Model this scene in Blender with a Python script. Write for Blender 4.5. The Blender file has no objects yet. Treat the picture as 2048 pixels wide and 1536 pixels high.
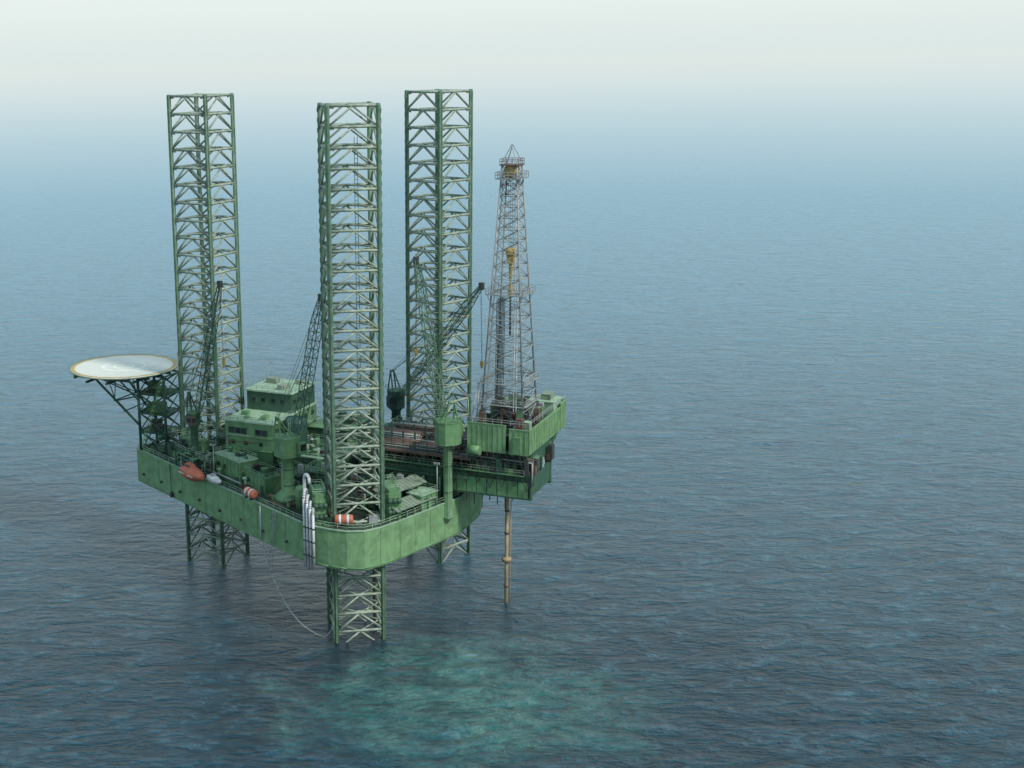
import bpy, bmesh, math, random
from mathutils import Vector, Matrix
random.seed(7)
C = bpy.context.scene.collection
R = math.radians
PI = math.pi
vs = bpy.context.scene.view_settings
vs.view_transform = 'Standard'; vs.look = 'None'; vs.exposure = 0; vs.gamma = 1

# ---------------------------------------------------------------- hull frame
OX, OY = -26.8, 301.5
ANG = math.atan2(-.453, .892)
ca, sa = math.cos(ANG), math.sin(ANG)
def hl(a, b, z=0.0):
    return Vector((OX + a*ca - b*sa, OY + a*sa + b*ca, z))

# ---------------------------------------------------------------- nodes / materials
def newmat(name):
    m = bpy.data.materials.new(name); m.use_nodes = True
    nt = m.node_tree; nt.nodes.clear()
    out = nt.nodes.new('ShaderNodeOutputMaterial')
    b = nt.nodes.new('ShaderNodeBsdfPrincipled')
    nt.links.new(b.outputs[0], out.inputs[0])
    return m, nt, b
def nd(nt, t, **kw):
    n = nt.nodes.new(t)
    for k, v in kw.items(): setattr(n, k, v)
    return n
def noise(nt, vec, scale, detail=4, rough=.55, dist=0.0):
    n = nd(nt, 'ShaderNodeTexNoise'); n.inputs['Scale'].default_value = scale
    n.inputs['Detail'].default_value = detail; n.inputs['Roughness'].default_value = rough
    n.inputs['Distortion'].default_value = dist
    nt.links.new(vec, n.inputs['Vector']); return n.outputs[0]
def vmap(nt, vec, sc, rot=(0,0,0)):
    n = nd(nt, 'ShaderNodeMapping'); n.inputs['Scale'].default_value = sc
    n.inputs['Rotation'].default_value = rot
    nt.links.new(vec, n.inputs['Vector']); return n.outputs[0]
def mrange(nt, v, a, b, c=0., d=1., smooth=False):
    n = nd(nt, 'ShaderNodeMapRange'); n.inputs[1].default_value = a; n.inputs[2].default_value = b
    n.inputs[3].default_value = c; n.inputs[4].default_value = d
    if smooth: n.interpolation_type = 'SMOOTHSTEP'
    nt.links.new(v, n.inputs[0]); return n.outputs[0]
def mth(nt, op, a, b=None, c=None):
    n = nd(nt, 'ShaderNodeMath', operation=op)
    for i, v in enumerate((a, b, c)):
        if v is None: continue
        if isinstance(v, (int, float)): n.inputs[i].default_value = v
        else: nt.links.new(v, n.inputs[i])
    return n.outputs[0]
def mixc(nt, f, a, b):
    n = nd(nt, 'ShaderNodeMix', data_type='RGBA')
    if isinstance(f, (int, float)): n.inputs[0].default_value = f
    else: nt.links.new(f, n.inputs[0])
    for i, v in ((6, a), (7, b)):
        if isinstance(v, tuple): n.inputs[i].default_value = (*v[:3], 1)
        else: nt.links.new(v, n.inputs[i])
    return n.outputs[2]

def paint(name, col, worn=None, wornamt=.45, rust=.0, rough=.6, streak=True, metal=0.0, dk=.68):
    m, nt, b = newmat(name)
    pos = nd(nt, 'ShaderNodeNewGeometry').outputs['Position']
    dark = tuple(c*dk for c in col)
    n1 = noise(nt, pos, .45, 5, .6)
    c = mixc(nt, mrange(nt, n1, .35, .62), dark, col)
    if streak:
        n2 = noise(nt, vmap(nt, pos, (1.6, 1.6, .16)), 1.0, 4, .6)
        c = mixc(nt, mrange(nt, n2, .5, .75, 0, .5), c, tuple(x*.5 for x in col))
    if worn:
        n3 = noise(nt, pos, .8, 6, .7, .4)
        c = mixc(nt, mrange(nt, n3, .62-wornamt*.25, .72, 0, .85), c, worn)
    if rust > 0:
        n4 = noise(nt, vmap(nt, pos, (1.1, 1.1, .35)), 1.7, 6, .7, .3)
        c = mixc(nt, mrange(nt, n4, .74-rust*.2, .80-rust*.1, 0, .8), c, (.12, .065, .038))
    nt.links.new(c, b.inputs['Base Color'])
    b.inputs['Roughness'].default_value = rough; b.inputs['Metallic'].default_value = metal
    bp = nd(nt, 'ShaderNodeBump'); bp.inputs['Strength'].default_value = .25; bp.inputs['Distance'].default_value = .05
    nt.links.new(noise(nt, pos, 2.5, 4), bp.inputs['Height']); nt.links.new(bp.outputs[0], b.inputs['Normal'])
    return m

G_HULL = paint('hull green paint', (.180, .325, .150), (.235, .36, .20), .4, .35)
G_MID = paint('mid green paint', (.125, .262, .115), (.19, .30, .16), .4, .3)
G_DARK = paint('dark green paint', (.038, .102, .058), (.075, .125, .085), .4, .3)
G_DEEP = paint('deep bottle green paint', (.014, .060, .046), (.03, .07, .055), .3, .15)
G_PALE = paint('pale green roof paint', (.30, .45, .30), (.38, .48, .36), .5, .15)
G_CHORD = paint('leg chord green', (.082, .170, .098), (.18, .23, .17), .6, .3, streak=False)
G_BRACE = paint('leg brace weathered green', (.22, .295, .205), (.48, .50, .43), .8, .35, streak=False)
G_DECK = paint('deck plating', (.045, .07, .045), (.11, .11, .085), .5, .7, streak=False)
GREY = paint('galvanised steel', (.32, .34, .33), (.22, .23, .22), .5, .2, rough=.45, streak=False)
MAST = paint('derrick steel', (.29, .31, .29), (.18, .165, .14), .5, .5, rough=.5, streak=False)
DGREY = paint('dark steel', (.045, .05, .046), (.10, .10, .08), .5, .5)
SILVER = paint('silver pipe paint', (.60, .62, .61), (.45, .46, .45), .4, .1, rough=.4)
WHITE = paint('white paint', (.68, .70, .67), (.50, .52, .49), .4, .1)
PAD = paint('helideck cream coating', (.64, .645, .545), (.60, .61, .53), .2, 0, streak=False, dk=.94)
PADM = paint('helideck white marking', (.76, .77, .70), (.70, .72, .66), .2, 0, streak=False, dk=.95)
ORANGE = paint('orange red paint', (.46, .13, .07), (.38, .17, .12), .4, .1, streak=False)
YELLOW = paint('yellow ochre paint', (.52, .34, .09), (.42, .28, .10), .4, .2, streak=False)
RUSTY = paint('brown rusty steel', (.115, .065, .048), (.20, .145, .11), .5, .5, streak=False)
TAN = paint('tan conductor steel', (.36, .28, .16), (.22, .14, .08), .6, .5)
HOSE = paint('pale hose rubber', (.50, .54, .52), (.4, .42, .4), .4, 0)
SHEDG = paint('pale grey green', (.20, .26, .19), (.28, .31, .25), .5, .3)
m, nt, b = newmat('dark glass'); b.inputs['Roughness'].default_value = .12
nt.links.new(mixc(nt, mrange(nt, noise(nt, nd(nt, 'ShaderNodeNewGeometry').outputs['Position'], .6), .4, .6), (.006, .01, .012), (.03, .04, .045)), b.inputs['Base Color'])
GLASS = m

# ---------------------------------------------------------------- mesh builder
class MB:
    def __init__(s): s.v = []; s.f = []; s.sm = []
    def box(s, cx, cy, cz, sx, sy, sz, rz=0., tx=1., ty=1.):
        i = len(s.v); c, d = math.cos(rz), math.sin(rz)
        for k, (zz, fx, fy) in enumerate(((-.5, 1, 1), (.5, tx, ty))):
            for x, y in ((-.5, -.5), (.5, -.5), (.5, .5), (-.5, .5)):
                X, Y = x*sx*fx, y*sy*fy
                s.v.append((cx + X*c - Y*d, cy + X*d + Y*c, cz + zz*sz))
        for q in ((3,2,1,0), (4,5,6,7), (0,1,5,4), (1,2,6,5), (2,3,7,6), (3,0,4,7)):
            s.f.append([i+j for j in q]); s.sm.append(False)
        return s
    def bar(s, p, q, r, n=5, r2=None, cap=True):
        p, q = Vector(p), Vector(q); r2 = r if r2 is None else r2
        d = q - p
        if d.length < 1e-6: return s
        d.normalize(); u = d.orthogonal().normalized(); w = d.cross(u)
        i = len(s.v)
        for P, rr in ((p, r), (q, r2)):
            for k in range(n):
                t = 2*PI*k/n + PI/4; s.v.append(tuple(P + u*(rr*math.cos(t)) + w*(rr*math.sin(t))))
        for k in range(n):
            k2 = (k+1) % n; s.f.append([i+k, i+k2, i+n+k2, i+n+k]); s.sm.append(n > 5)
        if cap:
            s.f.append([i+k for k in reversed(range(n))]); s.f.append([i+n+k for k in range(n)]); s.sm += [False, False]
        return s
    def path(s, pts, r, n=6):
        for p, q in zip(pts[:-1], pts[1:]): s.bar(p, q, r, n)
        return s
    def prism(s, poly, z0, z1):
        i = len(s.v); n = len(poly)
        for z in (z0, z1):
            for x, y in poly: s.v.append((x, y, z))
        for k in range(n):
            k2 = (k+1) % n; s.f.append([i+k, i+k2, i+n+k2, i+n+k]); s.sm.append(False)
        s.f.append([i+k for k in reversed(range(n))]); s.f.append([i+n+k for k in range(n)]); s.sm += [False, False]
        return s
    def lathe(s, prof, n=20, c=(0,0,0), axis='z'):
        i = len(s.v)
        for r, h in prof:
            for k in range(n):
                t = 2*PI*k/n; x, y = r*math.cos(t), r*math.sin(t)
                if axis == 'z': p = (c[0]+x, c[1]+y, c[2]+h)
                elif axis == 'x': p = (c[0]+h, c[1]+x, c[2]+y)
                else: p = (c[0]+x, c[1]+h, c[2]+y)
                s.v.append(p)
        for j in range(len(prof)-1):
            for k in range(n):
                k2 = (k+1) % n; s.f.append([i+j*n+k, i+j*n+k2, i+(j+1)*n+k2, i+(j+1)*n+k]); s.sm.append(True)
        s.f.append([i+k for k in range(n)]); s.f.append([i+(len(prof)-1)*n+k for k in range(n)]); s.sm += [False, False]
        return s
    def rail(s, pts, h=1.1, step=2.2, r=.05, close=False):
        pts = [Vector(p) for p in pts]
        if close: pts = pts + [pts[0]]
        for p, q in zip(pts[:-1], pts[1:]):
            L = (q-p).length; n = max(1, round(L/step))
            for k in range(n+1):
                P = p.lerp(q, k/n); s.bar(P, P + Vector((0,0,h)), r, 4)
            for hh in (h, h*.55): s.bar(p + Vector((0,0,hh)), q + Vector((0,0,hh)), r, 4)
        return s
    def build(s, name, mat, parent=None, loc=None):
        me = bpy.data.meshes.new(name); me.from_pydata(s.v, [], s.f); me.materials.append(mat)
        me.polygons.foreach_set('use_smooth', s.sm); me.update()
        bm = bmesh.new(); bm.from_mesh(me); bmesh.ops.recalc_face_normals(bm, faces=bm.faces); bm.to_mesh(me); bm.free()
        o = bpy.data.objects.new(name, me); C.objects.link(o)
        if parent: o.parent = parent
        if loc: o.location = loc
        return o

def tag(o, label, cat, group=None, kind=None):
    if label: o['label'] = label
    if cat: o['category'] = cat
    if group: o['group'] = group
    if kind: o['kind'] = kind
    return o
def thing(name, label, cat, abz, rot=0., group=None, world=False, rotw=None):
    o = bpy.data.objects.new(name, None); C.objects.link(o)
    o.location = Vector(abz) if world else hl(*abz)
    o.rotation_euler = (0, 0, rotw if rotw is not None else ANG + rot)
    return tag(o, label, cat, group)
def single(mb, name, mat, label, cat, abz, rot=0., group=None):
    o = mb.build(name, mat); o.location = hl(*abz); o.rotation_euler = (0, 0, ANG+rot)
    return tag(o, label, cat, group)

ZB, ZD = 16.8, 25.0
HULL = [(-20.5,-1.2), (39.4,-31.7), (42.6,-32.8), (46.5,-33.3), (50.5,-33.1), (53.6,-31.6), (55.6,-28.4), (57.5,-23.2), (63,-5), (63,7), (57.5,25), (53,33.5), (45,34), (38,32), (-20.5,4.5)]

# ================================================================ SEA + SKY
def make_sea():
    m, nt, b = newmat('sea water')
    pos = nd(nt, 'ShaderNodeNewGeometry').outputs['Position']
    sep = nd(nt, 'ShaderNodeSeparateXYZ'); nt.links.new(pos, sep.inputs[0])
    Y = sep.outputs[1]
    ln = nd(nt, 'ShaderNodeVectorMath', operation='LENGTH'); nt.links.new(pos, ln.inputs[0]); D = ln.outputs['Value']
    v1 = vmap(nt, pos, (.52, 1.15, 1), (0, 0, R(16)))
    w1 = noise(nt, v1, .19, 9, .60, .7)
    w2 = noise(nt, vmap(nt, pos, (1, 1.6, 1), (0, 0, R(-20))), .045, 4, .55, .4)
    w3 = noise(nt, v1, .62, 5, .58, .6)
    h = mth(nt, 'ADD', mth(nt, 'MULTIPLY', w1, 15.0), mth(nt, 'MULTIPLY', w2, 14.0))
    h = mth(nt, 'ADD', h, mth(nt, 'MULTIPLY', w3, 5.0))
    bp = nd(nt, 'ShaderNodeBump'); bp.inputs['Distance'].default_value = 1.0
    nt.links.new(mrange(nt, Y, 250, 3500, 1.0, .6), bp.inputs['Strength'])
    nt.links.new(h, bp.inputs['Height']); nt.links.new(bp.outputs[0], b.inputs['Normal'])
    lowf = noise(nt, pos, .012, 4, .55)
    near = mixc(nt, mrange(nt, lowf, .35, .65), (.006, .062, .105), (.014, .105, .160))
    base = mixc(nt, mrange(nt, Y, 255, 620), near, (.060, .250, .37))  # hazy paling with distance painted into the base colour
    # darker base colour and lower specular in an uneven patch around the legs
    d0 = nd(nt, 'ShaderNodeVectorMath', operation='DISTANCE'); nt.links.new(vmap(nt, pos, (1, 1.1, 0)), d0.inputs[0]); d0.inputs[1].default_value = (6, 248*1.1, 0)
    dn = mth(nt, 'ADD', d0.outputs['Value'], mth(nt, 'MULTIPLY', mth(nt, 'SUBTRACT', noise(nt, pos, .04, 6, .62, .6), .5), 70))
    dark_patch = mrange(nt, dn, 8, 50, 1, 0, True)
    base = mixc(nt, mth(nt, 'MULTIPLY', dark_patch, .8), base, (.003, .030, .050))
    nt.links.new(mrange(nt, dark_patch, 0, 1, .36, .24), b.inputs['Specular IOR Level'])
    b.inputs['Specular Tint'].default_value = (.66, .93, 1.0, 1)
    # stirred pale teal plume below the rig
    d = nd(nt, 'ShaderNodeVectorMath', operation='DISTANCE')
    cv = vmap(nt, pos, (1, 1.2, 0)); nt.links.new(cv, d.inputs[0]); d.inputs[1].default_value = (24, 226*1.2, 0)
    pn = noise(nt, pos, .05, 8, .70, .9)
    dd = mth(nt, 'ADD', d.outputs['Value'], mth(nt, 'MULTIPLY', mth(nt, 'SUBTRACT', pn, .5), 90))
    plume = mrange(nt, dd, 2, 42, 1, 0, True)
    base = mixc(nt, mth(nt, 'MULTIPLY', plume, .92), base, (.030, .235, .215))
    pale = mth(nt, 'MULTIPLY', plume, mrange(nt, noise(nt, pos, .085, 9, .78, 1.8), .44, .64))
    base = mixc(nt, mth(nt, 'MULTIPLY', pale, .7), base, (.26, .47, .38))
    # light and dark of waves painted into base colour: crests paler, troughs darker
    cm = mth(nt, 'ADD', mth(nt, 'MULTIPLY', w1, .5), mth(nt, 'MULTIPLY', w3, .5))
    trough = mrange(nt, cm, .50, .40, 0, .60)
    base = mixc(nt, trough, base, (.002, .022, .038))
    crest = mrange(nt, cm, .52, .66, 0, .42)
    base = mixc(nt, mth(nt, 'MULTIPLY', crest, mrange(nt, dark_patch, 0, 1, 1, .6)), base, (.20, .43, .54))
    fo = noise(nt, vmap(nt, pos, (.7, 1.6, 1), (0, 0, R(14))), .8, 5, .7, .5)
    foam = mth(nt, 'MULTIPLY', mrange(nt, fo, .69, .75), mrange(nt, w1, .52, .60))
    base = mixc(nt, mth(nt, 'MULTIPLY', foam, .6), base, (.55, .68, .70))
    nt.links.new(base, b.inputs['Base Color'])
    nt.links.new(mrange(nt, Y, 250, 4000, .12, .35), b.inputs['Roughness'])
    b.inputs['IOR'].default_value = 1.333
    # haze painted onto the sea as emission, thickening with distance out to sea
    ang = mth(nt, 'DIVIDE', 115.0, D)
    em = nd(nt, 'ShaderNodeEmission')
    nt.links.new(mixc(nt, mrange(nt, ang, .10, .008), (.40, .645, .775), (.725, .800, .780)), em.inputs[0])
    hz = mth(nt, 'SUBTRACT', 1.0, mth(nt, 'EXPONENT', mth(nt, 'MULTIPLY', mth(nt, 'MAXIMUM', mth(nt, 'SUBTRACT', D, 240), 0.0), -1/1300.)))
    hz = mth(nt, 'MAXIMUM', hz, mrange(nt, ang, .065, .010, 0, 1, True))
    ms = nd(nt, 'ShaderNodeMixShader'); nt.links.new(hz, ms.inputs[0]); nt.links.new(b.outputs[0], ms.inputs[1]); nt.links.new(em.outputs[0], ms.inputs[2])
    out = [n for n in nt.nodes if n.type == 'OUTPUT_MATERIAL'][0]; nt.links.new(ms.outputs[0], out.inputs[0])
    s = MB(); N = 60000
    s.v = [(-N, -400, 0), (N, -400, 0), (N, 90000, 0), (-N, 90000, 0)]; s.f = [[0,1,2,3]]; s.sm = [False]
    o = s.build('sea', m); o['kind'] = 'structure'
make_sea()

W = bpy.data.worlds.new('World'); bpy.context.scene.world = W; W.use_nodes = True
nt = W.node_tree; nt.nodes.clear()
SUN_EL, SUN_AZ = 46, 132
out = nd(nt, 'ShaderNodeOutputWorld'); bg = nd(nt, 'ShaderNodeBackground'); nt.links.new(bg.outputs[0], out.inputs[0])
sky = nd(nt, 'ShaderNodeTexSky', sky_type='NISHITA'); sky.sun_disc = False
sky.sun_elevation = R(SUN_EL); sky.sun_rotation = R(SUN_AZ); sky.dust_density = 2; sky.air_density = 1.2; sky.altitude = 50
tc = nd(nt, 'ShaderNodeTexCoord').outputs['Generated']
sp = nd(nt, 'ShaderNodeSeparateXYZ'); nt.links.new(tc, sp.inputs[0])
cr = nd(nt, 'ShaderNodeValToRGB'); nt.links.new(sp.outputs[2], cr.inputs[0])
e = cr.color_ramp.elements
e[0].position = 0.0; e[0].color = (5.00, 5.68, 5.62, 1)
e[1].position = 1.0; e[1].color = (1.9, 3.0, 4.1, 1)
x = e.new(.05); x.color = (5.6, 6.1, 5.9, 1)
x = e.new(.16); x.color = (5.0, 6.4, 7.0, 1)
x = e.new(.34); x.color = (3.7, 5.5, 6.8, 1)
x = e.new(.6); x.color = (2.3, 3.6, 4.8, 1)
nt.links.new(mixc(nt, .93, sky.outputs[0], cr.outputs[0]), bg.inputs[0])
bg.inputs[1].default_value = .15
sl = bpy.data.lights.new('sun', 'SUN'); sl.energy = 3.4; sl.angle = R(10); sl.color = (1, .97, .91)
so = bpy.data.objects.new('sun', sl); C.objects.link(so)
az, el = R(SUN_AZ), R(SUN_EL)
sdir = Vector((math.sin(az)*math.cos(el), math.cos(az)*math.cos(el), math.sin(el)))
so.rotation_euler = sdir.to_track_quat('Z', 'Y').to_euler()

# ================================================================ CAMERA
F, TH, RO = 2700., R(13.2), math.atan(226/11513)
CAMH = 115.
fw = Vector((0, math.cos(TH), -math.sin(TH))); r0 = Vector((1,0,0)); u0 = Vector((0, math.sin(TH), math.cos(TH)))
rt = r0*math.cos(RO) - u0*math.sin(RO); up = r0*math.sin(RO) + u0*math.cos(RO)
cd = bpy.data.cameras.new('camera'); cam = bpy.data.objects.new('camera', cd); C.objects.link(cam)
M3 = Matrix((rt, up, -fw)).transposed()
cam.matrix_world = Matrix.Translation((0, 0, CAMH)) @ M3.to_4x4()
cd.sensor_fit = 'HORIZONTAL'; cd.sensor_width = 36; cd.lens = 36*F/2048
cd.shift_x = (1024-654)/2048; cd.shift_y = -(768-747)/2048
cd.clip_start = 1; cd.clip_end = 200000
bpy.context.scene.camera = cam

# ================================================================ HULL
hull = thing('rig_hull', 'triangular green steel hull of the drilling rig raised clear of the sea', 'hull', (0, 0, 0))
MB().prism(HULL, ZB, ZD-.25).build('hull_shell', G_HULL, hull)
def inset(poly, k):
    cx = sum(p[0] for p in poly)/len(poly); cy = sum(p[1] for p in poly)/len(poly)
    return [(cx+(x-cx)*k, cy+(y-cy)*k) for x, y in poly]
MB().prism(inset(HULL, 1.006), ZD-.25, ZD-.05).build('deck_edge', G_PALE, hull)
MB().prism(inset(HULL, .985), ZD-.05, ZD).build('deck_plating', G_DECK, hull)
rl = MB()
for (p, q) in zip(HULL, HULL[1:]+HULL[:1]):
    p3, q3 = Vector((*p, 0)), Vector((*q, 0)); L = (q3-p3).length; n = max(1, round(L/5.2))
    an = math.atan2(q[1]-p[1], q[0]-p[0])
    if p[1] > 8 or L < 5: continue
    for k in range(n):
        P = p3.lerp(q3, k/n); MB().box(P.x, P.y, (ZB+ZD-.5)/2, .20, .10, ZD-ZB-.6, an).build('weld_seam', G_HULL if k % 2 else G_MID, hull)
rl.rail([(x, y, ZD) for x, y in inset(HULL, .992)], 1.15, 2.4, .05, True).build('deck_railing', G_PALE, hull)
st = MB()
for (p, q) in zip(HULL, HULL[1:]+HULL[:1]):
    st.bar((*p, ZB+.35), (*q, ZB+.35), .16, 6)
st.build('rubbing_strake', G_MID, hull)
for k in range(8):
    a = -18 + k*7.6; bb = -1.2 - (a+20.5)*.5092
    MB().lathe([(.34, 0), (.34, .5)], 10, (a, bb-.35, ZB+2.4+.2*(k % 2)), 'y').build('fender_pad', DGREY, hull)

# ================================================================ LEGS
BAY = 3.85
def make_leg(wx, wy, phi, ztop, label, s=5.0):
    t = thing('lattice_leg', label, 'rig leg', (wx, wy, 0), world=True, rotw=R(phi), group='lattice legs of the drilling rig')
    zb = ztop - BAY*31
    for sx, sy in ((-1,-1), (1,-1), (1,1), (-1,1)):
        m_ = MB(); m_.bar((sx*s, sy*s, zb), (sx*s, sy*s, ztop+.35), .44, 8)
        m_.box(sx*s + sx*.38, sy*s, (zb+ztop)/2, .24, .36, ztop-zb)
        m_.box(sx*s, sy*s + sy*.38, (zb+ztop)/2, .36, .24, ztop-zb)
        for k in range(62):
            z = ztop-1-k*BAY/2
            m_.box(sx*(s+.54), sy*s, z, .14, .30, .9)
        m_.build('chord', G_CHORD, t)
    cor = [(-s,-s), (s,-s), (s,s), (-s,s)]
    ring = MB(); kb = MB()
    mids = []
    for i in range(4):
        p, q = cor[i], cor[(i+1) % 4]; mid = ((p[0]+q[0])/2, (p[1]+q[1])/2); mids.append(mid)
        ring.bar((*p, 0), (*q, 0), .28, 6)
        kb.bar((*p, -BAY), (*mid, -.1), .21, 6); kb.bar((*q, -BAY), (*mid, -.1), .21, 6)
        for c_, e_ in ((p, q), (q, p)):
            dx, dy = (e_[0]-c_[0])/10, (e_[1]-c_[1])/10
            ring.box(c_[0]+dx*.8, c_[1]+dy*.8, -.28, 1.0 if abs(dx) > .5 else .1, 1.0 if abs(dy) > .5 else .1, .55)
    for i in range(4): ring.bar((*mids[i], 0), (*mids[(i+1) % 4], 0), .17, 4)
    r0_ = k0_ = None
    for k in range(31):
        z = ztop - k*BAY
        if r0_ is None:
            r0_ = ring.build('horizontal_frame', G_BRACE, t, (0, 0, z)); k0_ = kb.build('diagonal_bracing', G_BRACE, t, (0, 0, z))
        else:
            for src in (r0_, k0_):
                c_ = src.copy(); C.objects.link(c_); c_.parent = t; c_.location = (0, 0, z)
    return t
L1 = (-26.5, 301.5); L2 = (5.0, 257.9); L3 = (25.7, 302)
lg1 = make_leg(*L1, 58, 107.3, 'green lattice leg at the bow, leftmost, standing next to the round helideck', 4.9)
lg2 = make_leg(*L2, 8, 106.2, 'nearest green lattice leg in the middle, rising from the front corner of the hull', 4.75)
lg3 = make_leg(*L3, 43, 107.2, 'farthest green lattice leg, rising just left of the drilling derrick', 4.95)
m_ = MB(); 
for dx in (-.3, .3): m_.bar((2+dx, 4.3, 26), (2+dx, 4.3, 100), .06, 4)
for k in range(90): m_.bar((1.7, 4.3, 27+k*.8), (2.3, 4.3, 27+k*.8), .04, 4)
m_.build('ladder', G_DARK, lg2)

def jack(c, phi, lx, ly, label):
    p = R(phi); x = c[0]+lx*math.cos(p)-ly*math.sin(p); y = c[1]+lx*math.sin(p)+ly*math.cos(p)
    t = thing('jacking_house', label, 'jacking unit', (x, y, ZD), world=True, rotw=p + (0 if abs(lx) > abs(ly) else PI/2))
    w, d = 1.5, 3.6
    MB().prism([(-w+.4,-d),(w-.4,-d),(w,-d+.6),(w,d-.6),(w-.4,d),(-w+.4,d),(-w,d-.6),(-w,-d+.6)], 0, 5.2).build('housing', G_MID, t)
    MB().prism([(-w+.6,-d+.3),(w-.6,-d+.3),(w-.2,-d+.8),(w-.2,d-.8),(w-.6,d-.3),(-w+.6,d-.3),(-w+.2,d-.8),(-w+.2,-d+.8)], 5.2, 6.1).build('top_cap', G_MID, t)
    for k in (-2, 0, 2):
        for z in (1.6, 3.9):
            MB().lathe([(.1,0),(.55,0),(.55,.5),(.4,.75),(.1,.8)], 12, (0,0,0), 'y').build('jack_motor', G_DARK, t, (k*.45, -d-.02, z)).rotation_euler = (0, 0, PI)
    MB().rail([(-w+.3,-d+.4,6.1),(w-.3,-d+.4,6.1),(w-.3,d-.4,6.1),(-w+.3,d-.4,6.1)], 1, 1.6, .05, True).build('railing', G_PALE, t)
    return t
jack(L2, 8, -7.4, 0, 'green jacking unit on the left side of the nearest leg')
jack(L2, 8, 7.4, 0, 'green jacking unit on the right side of the nearest leg')
jack(L1, 58, 7.4, 0, 'green jacking unit behind the right side of the bow leg')
jack(L1, 58, -7.2, 0, 'green jacking unit in front of the bow leg near the hull edge')
jack(L3, 43, -7.4, 0, 'green jacking unit at the near left foot of the farthest leg')
jack(L3, 43, 0, -7.4, 'green jacking unit at the near right foot of the farthest leg')

# ================================================================ HELIDECK
hd = thing('helideck', 'round cream helideck with yellow edge cantilevered beyond the bow', 'helideck', (-24, .2, ZD))
HZ = 19.5
MB().lathe([(12.1, -.55), (12.5, -.3), (12.5, 0)], 48, (0, 0, HZ)).build('landing_pad', PAD, hd)
def ring_flat(r0_, r1_, z, n=64):
    s = MB(); s.v = []
    for k in range(n):
        t = 2*PI*k/n
        for r_ in (r0_, r1_): s.v.append((r_*math.cos(t), r_*math.sin(t), z))
    for k in range(n):
        a_, b_ = 2*k, 2*((k+1) % n); s.f.append([a_, a_+1, b_+1, b_]); s.sm.append(False)
    return s
ring_flat(11.6, 12.45, HZ+.012).build('edge_marking', YELLOW, hd)
ring_flat(4.6, 5.3, HZ+.012).build('aiming_circle', PADM, hd)
ring_flat(2.0, 2.6, HZ+.012).build('inner_circle', PADM, hd)
s = MB()
for k in range(24):
    t = 2*PI*k/24; s.bar((12.4*math.cos(t), 12.4*math.sin(t), HZ-.25), (13.3*math.cos(t), 13.3*math.sin(t), HZ-.05), .05, 4)
    t2 = t+2*PI/24
    for rr, zz in ((13.3, -.05), (12.9, -.14)):
        s.bar((rr*math.cos(t), rr*math.sin(t), HZ+zz), (rr*math.cos(t2), rr*math.sin(t2), HZ+zz), .04, 4)
s.build('safety_net', G_MID, hd)
s = MB()
for y in (-9, -5.4, -1.8, 1.8, 5.4, 9):
    h = math.sqrt(12**2-y*y); s.box(0, y, HZ-.95, 2*h, .3, .8)
for x in (-8, -2.5, 3, 8):
    h = math.sqrt(12**2-x*x); s.box(x, 0, HZ-1.55, .35, 2*h, .5)
s.build('deck_beam', G_DARK, hd)
s = MB()
TX, TY = (5.2, 12.5), (-2.2, 4.6)
for x in TX:
    for y in TY: s.bar((x, y, 0), (x, y, HZ-1.2), .34, 6)
for z in (0, 4.6, 9.2, 13.8):
    for (p, q) in (((5.2,-2.2),(12.5,-2.2)), ((12.5,-2.2),(12.5,4.6)), ((12.5,4.6),(5.2,4.6)), ((5.2,4.6),(5.2,-2.2))):
        s.bar((*p, z+4.5), (*q, z+4.5), .22, 5); s.bar((*p, z), (*q, z+4.5), .19, 4); s.bar((*q, z), (*p, z+4.5), .19, 4)
s.build('support_tower', G_DARK, hd)
for y in (-2.2, 4.6):
    s = MB(); s.bar((5.2, y, 6), (-7.5, y*1.6, HZ-1.6), .28, 6); s.bar((5.2, y, 12), (-1, y*1.3, HZ-1.6), .2, 5); s.bar((5.2, y, 13.2), (-7, y*1.6, HZ-1.9), .18, 5)
    s.bar((-1, y*1.25, 11.6), (-3, y*1.4, HZ-1.8), .16, 4); s.bar((-1.1, y*1.25, 11.5), (5.2, y, 13.2), .16, 4)
    s.build('cantilever_strut', G_DARK, hd)
s = MB()
for (x, z) in ((-7.5, HZ-1.7), (-1.2, 11.6), (1.5, 9.3)): s.bar((x, -3.2, z), (x, 6.8, z), .16, 4)
s.bar((-7.5,-3.3,HZ-1.7),(-1.2,6.2,11.6),.12,4); s.bar((-7.5,7.2,HZ-1.7),(-1.2,-2.9,11.6),.12,4)
s.build('cross_tie', G_DARK, hd)
s = MB()
for k in range(14): s.box(7+k*.45, -3.6, 2+k*1.2, .5, 1.1, .1)
s.bar((6.8, -4.1, 1.5), (13, -4.1, 18), .08, 4); s.bar((6.8, -3.1, 1.5), (13, -3.1, 18), .08, 4)
s.bar((6.8, -4.1, 2.5), (13, -4.1, 19), .05, 4)
s.build('stairway', G_MID, hd)
for zz in (14.0, 9.0, 4.5):
    s = MB(); s.box(9, 1, zz, 6.8, 6.4, .3); s.rail([(5.5,-2.4,zz+.2),(12.6,-2.4,zz+.2),(12.6,4.7,zz+.2)], 1.1, 1.8, .06)
    s.build('access_platform', G_DARK, hd)
for q_ in ((8.4,.6,10.2,3.6,3.4,2.0), (9.6,-.6,5.5,2.2,2.0,1.6), (7,1.8,15.2,2,2.4,1.8), (11,-.8,15.0,1.4,1.8,1.5), (6.8,2.6,5.6,2.2,1.6,1.8)):
    MB().box(*q_).build('equipment_box', G_MID if q_[2] > 9 else DGREY, hd)
ws = thing('windsock', 'small yellow windsock on a leaning pole at the helideck edge', 'windsock', (-12.6, 6, ZD+HZ-.4))
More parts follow.
